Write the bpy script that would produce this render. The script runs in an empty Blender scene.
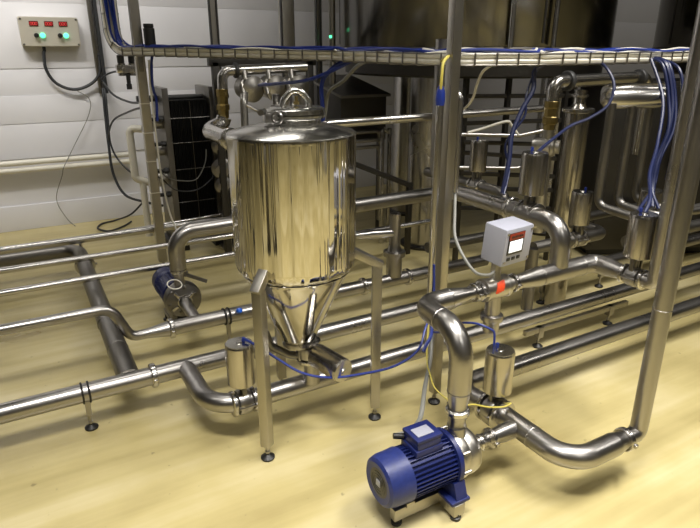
import bpy, bmesh, math, random
from mathutils import Vector, Matrix
random.seed(7)
S = bpy.context.scene
COL = S.collection
V = Vector
PI = math.pi

# ------------------------------------------------------------------ materials
def nodes(name):
    m = bpy.data.materials.new(name); m.use_nodes = True
    nt = m.node_tree; b = nt.nodes['Principled BSDF']
    return m, nt, b

def plain(name, col, rough=.5, metal=0., emit=None, es=0., bump=0., bscale=40., var=0., spec=None, coat=0.):
    m, nt, b = nodes(name)
    b.inputs['Base Color'].default_value = (*col, 1)
    b.inputs['Roughness'].default_value = rough
    b.inputs['Metallic'].default_value = metal
    if spec is not None: b.inputs['Specular IOR Level'].default_value = spec
    if coat: b.inputs['Coat Weight'].default_value = coat
    if emit:
        b.inputs['Emission Color'].default_value = (*emit, 1); b.inputs['Emission Strength'].default_value = es
    tc = nt.nodes.new('ShaderNodeTexCoord')
    nz = nt.nodes.new('ShaderNodeTexNoise'); nz.inputs['Scale'].default_value = bscale; nz.inputs['Detail'].default_value = 4
    nt.links.new(tc.outputs['Object'], nz.inputs['Vector'])
    if var:
        mr = nt.nodes.new('ShaderNodeMapRange')
        mr.inputs['To Min'].default_value = 1 - var; mr.inputs['To Max'].default_value = 1 + var
        nt.links.new(nz.outputs['Fac'], mr.inputs['Value'])
        mx = nt.nodes.new('ShaderNodeVectorMath'); mx.operation = 'SCALE'; mx.inputs[0].default_value = col
        nt.links.new(mr.outputs['Result'], mx.inputs['Scale']); nt.links.new(mx.outputs['Vector'], b.inputs['Base Color'])
    if bump:
        bp = nt.nodes.new('ShaderNodeBump'); bp.inputs['Strength'].default_value = bump; bp.inputs['Distance'].default_value = .002
        nt.links.new(nz.outputs['Fac'], bp.inputs['Height']); nt.links.new(bp.outputs['Normal'], b.inputs['Normal'])
    return m

def steel(name, col, r0, r1, stretch=(6, 6, 60), scale=6., var=.12, bump=0., dist=.008):
    m, nt, b = nodes(name)
    b.inputs['Metallic'].default_value = 1
    tc = nt.nodes.new('ShaderNodeTexCoord'); mp = nt.nodes.new('ShaderNodeMapping'); mp.inputs['Scale'].default_value = stretch
    nz = nt.nodes.new('ShaderNodeTexNoise'); nz.inputs['Scale'].default_value = scale; nz.inputs['Detail'].default_value = 5 if dist < .01 else 1.6
    nt.links.new(tc.outputs['Object'], mp.inputs['Vector']); nt.links.new(mp.outputs['Vector'], nz.inputs['Vector'])
    mr = nt.nodes.new('ShaderNodeMapRange'); mr.inputs['From Min'].default_value = .25; mr.inputs['From Max'].default_value = .75
    mr.inputs['To Min'].default_value = r0; mr.inputs['To Max'].default_value = r1
    nt.links.new(nz.outputs['Fac'], mr.inputs['Value']); nt.links.new(mr.outputs['Result'], b.inputs['Roughness'])
    n2 = nt.nodes.new('ShaderNodeTexNoise'); n2.inputs['Scale'].default_value = 3; n2.inputs['Detail'].default_value = 2
    nt.links.new(tc.outputs['Object'], n2.inputs['Vector'])
    m2 = nt.nodes.new('ShaderNodeMapRange'); m2.inputs['To Min'].default_value = 1 - var; m2.inputs['To Max'].default_value = 1 + var
    nt.links.new(n2.outputs['Fac'], m2.inputs['Value'])
    mx = nt.nodes.new('ShaderNodeVectorMath'); mx.operation = 'SCALE'; mx.inputs[0].default_value = col
    nt.links.new(m2.outputs['Result'], mx.inputs['Scale']); nt.links.new(mx.outputs['Vector'], b.inputs['Base Color'])
    if bump:
        bp = nt.nodes.new('ShaderNodeBump'); bp.inputs['Strength'].default_value = bump; bp.inputs['Distance'].default_value = dist
        nt.links.new(nz.outputs['Fac'], bp.inputs['Height']); nt.links.new(bp.outputs['Normal'], b.inputs['Normal'])
    return m

def floor_mat():
    m, nt, b = nodes('yellow resin floor')
    L = nt.links
    tc = nt.nodes.new('ShaderNodeTexCoord')
    def noise(sc, scale, det=5):
        mp = nt.nodes.new('ShaderNodeMapping'); mp.inputs['Scale'].default_value = sc
        n = nt.nodes.new('ShaderNodeTexNoise'); n.inputs['Scale'].default_value = scale; n.inputs['Detail'].default_value = det
        L.new(tc.outputs['Object'], mp.inputs['Vector']); L.new(mp.outputs['Vector'], n.inputs['Vector']); return n
    streak = noise((.3, 3.2, 1), 1.6, 4); blotch = noise((.8, 1.3, 1), 1.7, 5); fine = noise((1, 1, 1), 38, 3); speck = noise((1, 1, 1), 24, 2)
    trow = noise((.22, 9., 1), 2.0, 3)
    mxs = nt.nodes.new('ShaderNodeMix'); mxs.inputs['Factor'].default_value = .32; L.new(streak.outputs['Fac'], mxs.inputs['A']); L.new(trow.outputs['Fac'], mxs.inputs['B'])  # streaks mix trowel marks with pipe reflections and shadow painted into the colour
    ad = nt.nodes.new('ShaderNodeMath'); ad.operation = 'ADD'; L.new(mxs.outputs['Result'], ad.inputs[0]); L.new(blotch.outputs['Fac'], ad.inputs[1])
    cr = nt.nodes.new('ShaderNodeValToRGB'); e = cr.color_ramp.elements
    hf = nt.nodes.new('ShaderNodeMath'); hf.operation = 'MULTIPLY'; hf.inputs[1].default_value = .5
    L.new(ad.outputs[0], hf.inputs[0]); L.new(hf.outputs[0], cr.inputs['Fac'])
    e[0].position = .34; e[0].color = (.33, .265, .11, 1)
    e[1].position = .66; e[1].color = (.65, .57, .345, 1)
    md = e.new(.5); md.color = (.50, .42, .195, 1)
    # little dark dirt specks
    st = nt.nodes.new('ShaderNodeMapRange'); st.inputs['From Min'].default_value = .22; st.inputs['From Max'].default_value = .30
    st.inputs['To Min'].default_value = .62; st.inputs['To Max'].default_value = 1.; L.new(speck.outputs['Fac'], st.inputs['Value'])
    mx = nt.nodes.new('ShaderNodeVectorMath'); mx.operation = 'SCALE'
    L.new(cr.outputs['Color'], mx.inputs[0]); L.new(st.outputs['Result'], mx.inputs['Scale']); L.new(mx.outputs['Vector'], b.inputs['Base Color'])
    rr = nt.nodes.new('ShaderNodeMapRange'); rr.inputs['To Min'].default_value = .16; rr.inputs['To Max'].default_value = .52
    L.new(blotch.outputs['Fac'], rr.inputs['Value']); L.new(rr.outputs['Result'], b.inputs['Roughness'])
    bp = nt.nodes.new('ShaderNodeBump'); bp.inputs['Strength'].default_value = .25; bp.inputs['Distance'].default_value = .004
    a2 = nt.nodes.new('ShaderNodeMath'); a2.operation = 'MULTIPLY_ADD'; a2.inputs[1].default_value = .3
    L.new(fine.outputs['Fac'], a2.inputs[0]); L.new(streak.outputs['Fac'], a2.inputs[2])
    L.new(a2.outputs[0], bp.inputs['Height']); L.new(bp.outputs['Normal'], b.inputs['Normal'])
    return m

def wall_mat(name, col, rough):
    m, nt, b = nodes(name); L = nt.links
    tc = nt.nodes.new('ShaderNodeTexCoord'); sp = nt.nodes.new('ShaderNodeSeparateXYZ'); L.new(tc.outputs['Object'], sp.inputs[0])
    nz = nt.nodes.new('ShaderNodeTexNoise'); nz.inputs['Scale'].default_value = 1.4; nz.inputs['Detail'].default_value = 3
    L.new(tc.outputs['Object'], nz.inputs['Vector'])
    mr = nt.nodes.new('ShaderNodeMapRange'); mr.inputs['To Min'].default_value = .9; mr.inputs['To Max'].default_value = 1.08
    L.new(nz.outputs['Fac'], mr.inputs['Value'])
    mx = nt.nodes.new('ShaderNodeVectorMath'); mx.operation = 'SCALE'; mx.inputs[0].default_value = col
    L.new(mr.outputs['Result'], mx.inputs['Scale']); L.new(mx.outputs['Vector'], b.inputs['Base Color'])
    b.inputs['Roughness'].default_value = rough
    return m

M = {
 'pipe':   steel('brushed stainless pipe', (.385, .37, .355), .25, .36, (1, 1, 1), 3),
 'pipeb':  steel('bright stainless tube', (.54, .525, .505), .20, .30, (1, 1, 1), 3),
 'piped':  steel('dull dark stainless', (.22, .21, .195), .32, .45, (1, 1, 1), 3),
 'act':    steel('satin stainless actuator', (.50, .475, .44), .17, .26, (12, 12, .4), 5, .1, .25),
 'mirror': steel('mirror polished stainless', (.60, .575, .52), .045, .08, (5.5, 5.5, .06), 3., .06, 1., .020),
 'cone':   steel('mirror polished cone', (.60, .575, .52), .06, .11, (1, 1, 1), 3, .05),
 'lid':    steel('polished stainless lid', (.64, .63, .60), .16, .26, (1, 1, 1), 4),
 'post':   steel('square stainless tube', (.40, .38, .34), .3, .42, (10, 10, .5), 4),
 'cast':   steel('cast stainless', (.50, .48, .445), .3, .42, (1, 1, 1), 5),
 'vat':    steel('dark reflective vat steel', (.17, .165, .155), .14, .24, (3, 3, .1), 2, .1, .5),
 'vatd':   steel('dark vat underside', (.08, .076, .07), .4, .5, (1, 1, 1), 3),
 'panel':  plain('satin control panel face', (.66, .63, .56), .38, metal=.35, var=.04, bscale=5),
 'navyc':  plain('dark navy hose', (.009, .015, .065), .4, var=.15),
 'brass':  steel('brass', (.36, .28, .115), .25, .38),
 'floor':  floor_mat(),
 'wall':   wall_mat('white cladding', (.74, .735, .765), .30),
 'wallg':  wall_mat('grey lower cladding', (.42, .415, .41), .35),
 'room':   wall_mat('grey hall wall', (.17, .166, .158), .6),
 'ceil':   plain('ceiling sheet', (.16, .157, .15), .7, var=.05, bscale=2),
 'ivory':  plain('ivory plastic tube', (.72, .69, .60), .35, var=.05),
 'blue':   plain('blue motor paint', (.009, .017, .11), .42, bump=.15, bscale=90, var=.2),
 'bluel':  plain('worn blue motor paint', (.015, .027, .145), .42, bump=.2, bscale=60, var=.3),
 'bluec':  plain('blue hose', (.012, .03, .22), .35, var=.1),
 'bluet':  plain('blue plastic tip', (.02, .14, .75), .3, var=.05),
 'navy':   plain('dark navy motor', (.012, .018, .085), .4, var=.2),
 'white':  plain('cream cable sheath', (.74, .71, .62), .45, var=.1),
 'grey':   plain('grey cable sheath', (.22, .22, .20), .5, var=.1),
 'black':  plain('black rubber', (.012, .012, .012), .45, var=.2),
 'blackp': plain('black plate rubber', (.006, .006, .006), .6, spec=.15, var=.3, bscale=30),
 'wire':   plain('dark cable', (.03, .032, .036), .45, var=.15),
 'yellow': plain('yellow cable', (.65, .56, .12), .45, var=.08),
 'green':  plain('green yellow earth cable', (.30, .38, .06), .45, var=.08),
 'case':   plain('grey lacquered case', (.40, .41, .49), .4, var=.05, bscale=10),
 'screen': plain('lit screen', (.85, .87, .88), .3, emit=(.9, .93, .95), es=.9),
 'bezel':  plain('black screen surround', (.02, .02, .022), .3, var=.1),
 'redp':   plain('dark red plate', (.30, .035, .015), .35, var=.15),
 'reds':   plain('red sticker', (.68, .07, .02), .4, var=.1),
 'redled': plain('red digits', (.8, .05, .05), .4, emit=(1., .10, .10), es=.45),
 'redwin': plain('red display window', (.10, .004, .006), .25, var=.1),
 'lamp':   plain('green lamp lens', (.1, .9, .5), .3, emit=(.10, 1., .42), es=2.),
 'tag':    plain('silver name plate', (.34, .35, .42), .35, var=.1, bscale=80),
 'gasket': plain('dark gasket', (.03, .03, .03), .5, var=.1),
}

# ------------------------------------------------------------------ mesh helpers
def frame_of(d):
    d = d.normalized()
    a = V((0, 0, 1)) if abs(d.z) < .9 else V((1, 0, 0))
    u = d.cross(a).normalized(); return u, d.cross(u).normalized()

def fillet(pts, R, n=10):
    pts = [V(p) for p in pts]; out = [pts[0]]
    for i in range(1, len(pts) - 1):
        p, a, b = pts[i], pts[i-1] - pts[i], pts[i+1] - pts[i]
        la, lb = a.length, b.length; a.normalize(); b.normalize()
        ang = a.angle(b)
        if PI - ang < .02 or R <= 0: out.append(p); continue
        t = min(R / math.tan(ang / 2), la * .495, lb * .495); r = t * math.tan(ang / 2)
        c = p + (a + b).normalized() * (r / math.sin(ang / 2))
        s, e = p + a * t - c, p + b * t - c
        tot = s.angle(e); ax = s.cross(e).normalized()
        for k in range(n + 1): out.append(c + Matrix.Rotation(tot * k / n, 3, ax) @ s)
    out.append(pts[-1])
    res = [out[0]]
    for q in out[1:]:
        if (q - res[-1]).length > 1e-5: res.append(q)
    return res

def tube(bm, pts, r, R=0., seg=18, n=10, cap=True):
    P = fillet(pts, R, n) if R else [V(p) for p in pts]
    rs = r if isinstance(r, (list, tuple)) else [r] * len(P)
    T = []
    for i in range(len(P)):
        a = P[min(i+1, len(P)-1)] - P[max(i-1, 0)]
        T.append(a.normalized())
    u, w = frame_of(T[0]); rings = []
    for i, p in enumerate(P):
        if i:
            q = T[i-1].rotation_difference(T[i]); u = q @ u
        u = (u - T[i] * u.dot(T[i])).normalized(); w = T[i].cross(u)
        rings.append([bm.verts.new(p + (u * math.cos(2*PI*k/seg) + w * math.sin(2*PI*k/seg)) * rs[i]) for k in range(seg)])
    for a, b in zip(rings, rings[1:]):
        for k in range(seg):
            bm.faces.new((a[k], a[(k+1) % seg], b[(k+1) % seg], b[k]))
    if cap:
        bm.faces.new(list(reversed(rings[0]))); bm.faces.new(rings[-1])
    return bm

def lathe(bm, o, d, prof, seg=28):
    """profile of (radius, distance along d) from o; closed at both ends"""
    o, d = V(o), V(d).normalized(); u, w = frame_of(d); w = d.cross(u)
    rings = []
    for r, h in prof:
        c = o + d * h
        if r < 1e-6: rings.append([bm.verts.new(c)])
        else: rings.append([bm.verts.new(c + (u*math.cos(2*PI*k/seg) + w*math.sin(2*PI*k/seg))*r) for k in range(seg)])
    for a, b in zip(rings, rings[1:]):
        for k in range(seg):
            k2 = (k+1) % seg
            if len(a) == 1 and len(b) == 1: continue
            if len(a) == 1: bm.faces.new((a[0], b[k2], b[k]))
            elif len(b) == 1: bm.faces.new((a[k], a[k2], b[0]))
            else: bm.faces.new((a[k], a[k2], b[k2], b[k]))
    if len(rings[0]) > 1: bm.faces.new(list(reversed(rings[0])))
    if len(rings[-1]) > 1: bm.faces.new(rings[-1])
    return bm

def rod(bm, a, b, r, r2=None, seg=20, bev=.0):
    a, b = V(a), V(b); L = (b - a).length; r2 = r if r2 is None else r2
    if bev: prof = [(r-bev, 0), (r, bev), (r2, L-bev), (r2-bev, L)]
    else: prof = [(r, 0), (r2, L)]
    return lathe(bm, a, b - a, prof, seg)

def box(bm, c, s, bev=0., rot=None):
    t = bmesh.new(); bmesh.ops.create_cube(t, size=1)
    for v in t.verts: v.co = V((v.co.x*s[0], v.co.y*s[1], v.co.z*s[2]))
    if bev: bmesh.ops.bevel(t, geom=t.edges[:], offset=bev, segments=2, affect='EDGES', profile=.6)
    mt = Matrix.Translation(V(c)) @ (rot.to_4x4() if rot else Matrix.Identity(4))
    mp = {v: bm.verts.new(mt @ v.co) for v in t.verts}
    for f in t.faces: bm.faces.new([mp[v] for v in f.verts])
    t.free(); return bm

def bar(bm, a, b, w, h=None, bev=.003, up=(0, 0, 1)):
    a, b = V(a), V(b); d = (b - a).normalized(); h = h or w
    y = V(up).cross(d)
    if y.length < .01: y = V((0, 1, 0)).cross(d) if abs(d.y) < .9 else V((1, 0, 0)).cross(d)
    y.normalize(); z = d.cross(y)
    rot = Matrix((d, y, z)).transposed()
    return box(bm, (a + b) / 2, ((b - a).length, w, h), bev, rot)

def prism(bm, poly, off):
    """extrude polygon (3-D points) by off"""
    a = [bm.verts.new(V(p)) for p in poly]; b = [bm.verts.new(V(p) + V(off)) for p in poly]; n = len(a)
    bm.faces.new(list(reversed(a))); bm.faces.new(b)
    for k in range(n): bm.faces.new((a[k], a[(k+1) % n], b[(k+1) % n], b[k]))
    return bm

def torus(bm, c, d, R, r, seg=28, s2=8):
    c, d = V(c), V(d).normalized(); u, w = frame_of(d)
    rings = []
    for k in range(seg):
        e = u*math.cos(2*PI*k/seg) + w*math.sin(2*PI*k/seg)
        rings.append([bm.verts.new(c + e*(R + r*math.cos(2*PI*j/s2)) + d*r*math.sin(2*PI*j/s2)) for j in range(s2)])
    for k in range(seg):
        a, b = rings[k], rings[(k+1) % seg]
        for j in range(s2): bm.faces.new((a[j], a[(j+1) % s2], b[(j+1) % s2], b[j]))
    return bm

def B(): return bmesh.new()

def total_loc(o):
    t = V((0, 0, 0))
    while o: t += o.location; o = o.parent
    return t

def obj(name, bm, mat, parent=None, label=None, at=None, ang=38):
    bmesh.ops.recalc_face_normals(bm, faces=bm.faces[:])
    loc = V(at) if at is not None else V((0, 0, 0))
    off = loc + (total_loc(parent) if parent else V((0, 0, 0)))
    for v in bm.verts: v.co -= off
    for f in bm.faces: f.smooth = True
    for e in bm.edges:
        if len(e.link_faces) == 2 and e.calc_face_angle(0) > math.radians(ang): e.smooth = False
    me = bpy.data.meshes.new(name); bm.to_mesh(me); bm.free()
    me.materials.append(M[mat])
    o = bpy.data.objects.new(name, me); COL.objects.link(o); o.location = loc
    if parent: o.parent = parent
    if label: o['label'] = label
    return o

def tag(o, label, cat, group=None, kind=None):
    o['label'] = label; o['category'] = cat
    if group: o['group'] = group
    if kind: o['kind'] = kind
    return o

def thing(name, label, cat, loc, group=None):
    o = bpy.data.objects.new(name, None); o.empty_display_size = .05; COL.objects.link(o); o.location = loc
    return tag(o, label, cat, group)

def struct(name, bm, mat, label=None):
    o = obj(name, bm, mat); o['kind'] = 'structure'
    if label: o['label'] = label
    return o

def clampring(parent, c, d, r, w=.03, mat='pipeb', name='clamp', nut=True):
    """hygienic clamp: double-bevelled ring with a wing-nut lump"""
    d = V(d).normalized(); c = V(c); b = B()
    lathe(b, c - d*w/2, d, [(r*.9, 0), (r*1.26, .002), (r*1.34, w*.2), (r*1.34, w*.8), (r*1.26, w-.002), (r*.9, w)], 26)
    if nut:
        u, q = frame_of(d)
        side = u if abs(u.z) < .5 else q
        box(b, c + side*r*1.42, (.018, .018, .016), .004)
    return obj(name, b, mat, parent)

def foot_parts(parent, x, y, top, rdisk=.03, name='foot', z0=0.):
    b = B(); lathe(b, (x, y, z0), (0, 0, 1), [(rdisk*.93, 0), (rdisk, .004), (rdisk, .009), (rdisk*.5, .018), (.010, .022), (.010, .03)], 20)
    f = obj(name, b, 'black', parent)
    b = B(); rod(b, (x, y, z0+.02), (x, y, top), .007, seg=10); lathe(b, (x, y, z0+.03), (0, 0, 1), [(.012, 0), (.012, .008)], 6)
    obj('threaded_stud', b, 'pipe', f)
    return f

# ------------------------------------------------------------------ the room
b = B(); box(b, (3, 1.2, -.05), (16, 11, .1)); struct('floor', b, 'floor')
WY = 6.35
def wall_band(bm, z0, z1, dy=0.0, x0=-5, x1=11):
    box(bm, ((x0+x1)/2, WY + .06 + dy, (z0+z1)/2), (x1-x0, .12, z1-z0-.0006), .003)
b = B()
for z0, z1, dy in ((.68, 1.0, .004), (1.0, 1.25, .0), (1.25, 1.485, .006), (1.485, 2.04, 0), (2.04, 2.75, .0), (2.75, 3.5, 0), (3.5, 4.4, 0)):
    wall_band(b, z0, z1, dy)
box(b, (3, WY+.045, 2.2), (16, .06, 4.4)); struct('wall_back', b, 'wall')
b = B(); wall_band(b, .24, .68, .02); o = struct('trim_1', b, 'wallg')
b = B(); wall_band(b, 0.0, .24, -.005); struct('baseboard_back', b, 'wall')
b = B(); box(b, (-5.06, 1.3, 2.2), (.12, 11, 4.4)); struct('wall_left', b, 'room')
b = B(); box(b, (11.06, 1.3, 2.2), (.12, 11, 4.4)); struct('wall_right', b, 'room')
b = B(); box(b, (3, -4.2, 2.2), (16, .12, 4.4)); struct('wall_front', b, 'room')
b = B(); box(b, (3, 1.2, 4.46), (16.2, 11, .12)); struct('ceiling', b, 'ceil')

for i, (x, y, w_) in enumerate(((-1.9, -.6, .22), (-.7, -1.5, .16), (.5, -2.2, .3), (1.7, -1.7, .16), (2.7, -1.0, .24), (3.9, -.9, .16), (-2.6, 1.0, .2), (-3.2, 2.2, .3))):  # unseen pillars, added to put dark stripes into the tank's reflection
    b = B(); box(b, (x, y, 2.2), (w_, w_, 4.4), .01); box(b, (x, y, .08), (w_+.08, w_+.08, .16), .01)
    o = struct('added_reflection_pillar', b, 'room' if i % 2 else 'wallg')
for x, y, w_ in ((-1.0, 1.5, .10), (-1.3, .5, .12), (3.3, -.2, .12), (2.2, -.9, .12)):  # slimmer unseen posts, added so the polished tank mirrors dark lines
    b = B(); bar(b, (x, y, 0), (x, y, 4.4), w_, w_, .004); box(b, (x, y, .006), (w_+.1, w_+.1, .012), .002)
    struct('added_reflection_pillar', b, 'vatd')
# ------------------------------------------------------------------ pump with blue motor (foreground)
AY, AZ = 1.44, .192
pump = thing('centrifugal_pump', 'blue electric motor pump with steel casing standing alone on the floor in front', 'pump', (1.12, AY, 0))
X = V((1, 0, 0))
b = B(); lathe(b, (1.03, AY, AZ), X, [(.084, 0), (.084, .205)], 40)
for k in range(36):
    a = 2*PI*k/36
    if -.5 < math.sin(a) or True:
        c, s = math.cos(a), math.sin(a)
        rot = Matrix.Rotation(a, 3, 'X')
        box(b, (1.133, AY + c*.089, AZ + s*.089), (.196, .016, .0035), .0, rot)
motor = obj('motor_body', b, 'blue', pump)
b = B(); lathe(b, (.935, AY, AZ), X, [(.05, .012), (.052, .004), (.078, .0), (.091, .008), (.098, .03), (.099, .075), (.101, .1), (.094, .102), (.05, .1)], 40)
fc = obj('fan_cover', b, 'bluel', pump)
b = B(); lathe(b, (.936, AY, AZ), X, [(.0, .002), (.056, .002), (.06, .014), (.0, .02)], 30)
for rr in (.02, .032, .044): torus(b, (.938, AY, AZ), X, rr, .0022, 26, 6)
obj('fan_grille', b, 'bezel', fc)
b = B(); box(b, (.937, AY, AZ), (.004, .026, .026), .002); obj('maker_plate', b, 'tag', fc)
b = B(); lathe(b, (1.225, AY, AZ), X, [(.085, 0), (.107, .004), (.109, .02), (.1, .028), (.08, .03)], 40)
obj('motor_flange', b, 'blue', pump)
b = B(); lathe(b, (1.25, AY, AZ), X, [(.07, 0), (.094, .002), (.098, .012), (.098, .03), (.092, .045), (.094, .05), (.094, .075), (.088, .095), (.07, .11), (.04, .118), (.034, .12)], 40)
for k in range(8):
    a = 2*PI*k/8 + .2
    rod(b, (1.255, AY + .099*math.cos(a), AZ + .099*math.sin(a)), (1.285, AY + .099*math.cos(a), AZ + .099*math.sin(a)), .006, seg=8)
casing = obj('pump_casing', b, 'cast', pump)
b = B(); lathe(b, (1.36, AY, AZ), X, [(.036, 0), (.031, .012), (.029, .03), (.033, .034), (.029, .042), (.033, .05), (.029, .058), (.029, .085), (.04, .092)], 26)
obj('inlet_nozzle', b, 'pipeb', pump)
b = B(); lathe(b, (1.285, AY, AZ+.07), V((0, 0, 1)), [(.042, 0), (.036, .025), (.033, .05), (.037, .056), (.033, .062), (.033, .085), (.036, .088), (.036, .105)], 26)
obj('outlet_nozzle', b, 'pipe', pump)
b = B(); box(b, (1.125, AY-.0, AZ+.098), (.12, .10, .03), .006)
box(b, (1.125, AY, AZ+.127), (.108, .096, .04), .012); box(b, (1.125, AY, AZ+.15), (.112, .1, .014), .005)
tb = obj('terminal_box', b, 'blue', pump)
b = B(); box(b, (1.12, AY-.005, AZ+.1585), (.07, .05, .004), .001); obj('name_plate', b, 'tag', tb)
b = B(); rod(b, (1.07, AY+.04, AZ+.125), (1.035, AY+.055, AZ+.13), .011, seg=12); obj('cable_gland', b, 'black', tb)
b = B()
for s in (-1, 1):
    prism(b, [(1.205, AY+s*.03, AZ-.07), (1.205, AY+s*.10, AZ-.045), (1.205, AY+s*.125, .075), (1.205, AY+s*.02, .075)], (.05, 0, 0))
    box(b, (1.222, AY+s*.085, .078), (.085, .085, .014), .003)
obj('motor_bracket', b, 'blue', pump)
b = B(); bar(b, (.985, AY-.025, .05), (1.215, AY-.025, .05), .035, .05)
box(b, (1.05, AY-.025, .083), (.035, .05, .02), .002)
box(b, (1.215, AY-.01, .045), (.05, .24, .05), .003)
base = obj('base_frame', b, 'post', pump)
for x, y in ((1.005, AY-.025), (1.21, AY-.115), (1.21, AY+.1)):
    b = B(); lathe(b, (x, y, 0), (0, 0, 1), [(.02, 0), (.021, .012), (.012, .016), (.012, .03)], 16)
    lathe(b, (x, y, .016), (0, 0, 1), [(.017, 0), (.017, .01)], 6)
    obj('foot', b, 'black', pump)

# ------------------------------------------------------------------ pump discharge pipe up to the flow meter
FY, FZ = 1.71, .70
t = thing('discharge_pipe', 'fat double-elbow pipe rising from the pump casing to the flow meter', 'pipe', (1.285, AY, .37))
b = B(); tube(b, [(1.285, AY, .46), (1.285, AY, FZ), (1.30, FY, FZ), (1.44, FY, FZ)], .044, R=.125, seg=28, n=12)
lathe(b, (1.285, AY, .385), (0, 0, 1), [(.034, 0), (.034, .012), (.044, .08)], 28)
lathe(b, (1.43, FY, FZ), X, [(.044, 0), (.044, .01), (.029, .105), (.029, .13)], 28)
for c, d in (((1.285, AY, .465), (0, 0, 1)), ((1.288, 1.57, FZ), (0, 1, 0)), ((1.43, FY, FZ), (1, 0, 0))):
    torus(b, c, d, .0437, .0022, 28, 6)
obj('elbow_pipe', b, 'pipe', t)
clampring(t, (1.285, AY, .38), (0, 0, 1), .034, .024)
clampring(t, (1.572, FY, FZ), X, .030, .024)

# flow meter
t = thing('flow_meter', 'inline flow meter with a grey display head, white screen and red sticker', 'flow meter', (1.69, FY, .5))
b = B(); lathe(b, (1.59, FY, FZ), X, [(.03, 0), (.03, .02), (.05, .022), (.05, .034), (.046, .038), (.046, .135), (.05, .14), (.05, .152), (.03, .154), (.03, .19)], 30)
obj('meter_body', b, 'cast', t)
clampring(t, (1.60, FY, FZ), X, .031, .02); clampring(t, (1.785, FY, FZ), X, .031, .022)
b = B(); lathe(b, (1.68, FY, FZ-.03), (0, 0, -1), [(.033, 0), (.033, .09), (.048, .094), (.05, .105), (.048, .118), (.036, .122), (.036, .165), (.03, .175), (0, .176)], 26)
obj('lower_branch', b, 'pipe', t)
b = B(); lathe(b, (1.68, FY, FZ+.03), (0, 0, 1), [(.03, 0), (.022, .03), (.02, .10), (.028, .105)], 22); obj('neck', b, 'cast', t)
rot = Matrix.Rotation(math.radians(6), 3, 'Z') @ Matrix.Rotation(math.radians(5), 3, 'X')
hc = V((1.725, FY-.02, .90))
def hp(x, y, z): return hc + rot @ V((x, y, z))
b = B(); box(b, hp(0, .015, 0), (.17, .115, .162), .009, rot); 
head = obj('display_head', b, 'case', t)
b = B(); box(b, hp(-.018, -.0435, .016), (.096, .003, .094), .001, rot); obj('screen_surround', b, 'bezel', head)
b = B(); box(b, hp(-.018, -.0455, .047), (.092, .002, .028), .0005, rot); obj('red_plate', b, 'redp', head)
b = B()
for k in range(6): box(b, hp(-.048+k*.012, -.047, .047), (.008, .001, .006 if k % 2 else .009), 0, rot)
obj('plate_lettering', b, 'bezel', head)
b = B(); box(b, hp(-.018, -.0455, .004), (.078, .002, .05), .001, rot); obj('screen', b, 'screen', head)
for k in range(3):
    b = B(); box(b, hp(-.05+k*.03, -.044, -.050), (.02, .003, .014), .001, rot); obj('button', b, 'bezel', head)
for sx in (-1, 1):
    for sz in (-1, 1):
        b = B(); rod(b, hp(sx*.072, -.042, sz*.062), hp(sx*.072, -.046, sz*.062), .006, seg=10); obj('screw', b, 'pipe', head)
b = B()
for k, (dx, w) in enumerate(((-.012, .03), (.0, .038), (.012, .03))):
    for j in range(6):
        a0 = math.radians(-92 + j*9 + k*4)
        y, z = FY + math.sin(a0)*.0468, FZ + math.cos(a0)*.0468
        box(b, (1.675 + dx*1.1 + (j-2)*.003, y, z), (.017, .0015, .010), 0, Matrix.Rotation(-a0+PI/2*0 - PI/2 + 0, 3, 'X'))
obj('red_sticker', b, 'reds', t)

# ------------------------------------------------------------------ generic pneumatic valve
def valve(label, c, pd, group='actuated valves on the pipes', ad=(0, 0, 1), gap=.092, ah=.195, ar=.06, r=.043, fit=True):
    c, pd, ad = V(c), V(pd).normalized(), V(ad).normalized()
    t = thing('actuated_valve', label, 'valve', c, group)
    b = B(); lathe(b, c - pd*.03, pd, [(r*.95, 0), (r*1.25, .004), (r*1.32, .015), (r*1.32, .045), (r*1.25, .056), (r*.95, .06)], 26)
    for k in range(2):
        a = ad.cross(pd)*(1 if k else -1)*r*1.2
        rod(b, c + a - pd*.034, c + a + pd*.034, .007, seg=8)
    obj('valve_body', b, 'pipe', t)
    for s in (-1, 1): clampring(t, c + pd*s*.045, pd, r, .02, nut=(s > 0))
    b = B(); s = ad.cross(pd)
    rod(b, c + ad*r*1.1, c + ad*(gap+.012), .013, seg=12)
    for q in (-1, 1): bar(b, c + s*q*.028 + ad*r*.9, c + s*q*.028 + ad*(gap+.006), .012, .02, .002, up=tuple(pd))
    obj('yoke', b, 'piped', t)
    b = B(); o = c + ad*gap
    lathe(b, o, ad, [(ar*.88, 0), (ar, .006), (ar, ah-.012), (ar*.985, ah-.006), (ar*.96, ah-.002)], 32)
    act = obj('actuator', b, 'act', t)
    b = B(); lathe(b, o + ad*(ah-.004), ad, [(ar*.95, 0), (ar*.93, .006), (.014, .007), (.012, .012), (0, .012)], 32); obj('actuator_cap', b, 'lid', act)
    if fit:
        b = B(); p = o + ad*(ah+.004) + pd*ar*.35
        rod(b, p, p + ad*.018, .007, seg=10); obj('hose_fitting', b, 'bluec', act)
    return t
valve('short actuated valve beside the left front tank leg, on the low floor pipe', (.70, 2.18, .19), (1, 0, 0))
valve('actuated valve just behind the blue pump at the end of the front floor pipe', (1.615, 1.575, .19), (0, 1, 0), r=.052, gap=.098)
valve('actuated valve on the raised curved pipe above the flow meter display', (2.075, 1.93, .92), (0, 1, 0))
valve('actuated valve below the paired tall pipes at right, after the reducer', (2.31, 1.50, .70), (0, 1, 0), r=.034)
valve('actuated valve lying sideways under the tank cone outlet', (1.01, 2.15, .375), (0, 0, 1), ad=(.25, -1, -.05), gap=.055, ah=.175, ar=.054, r=.042, fit=False)

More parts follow.
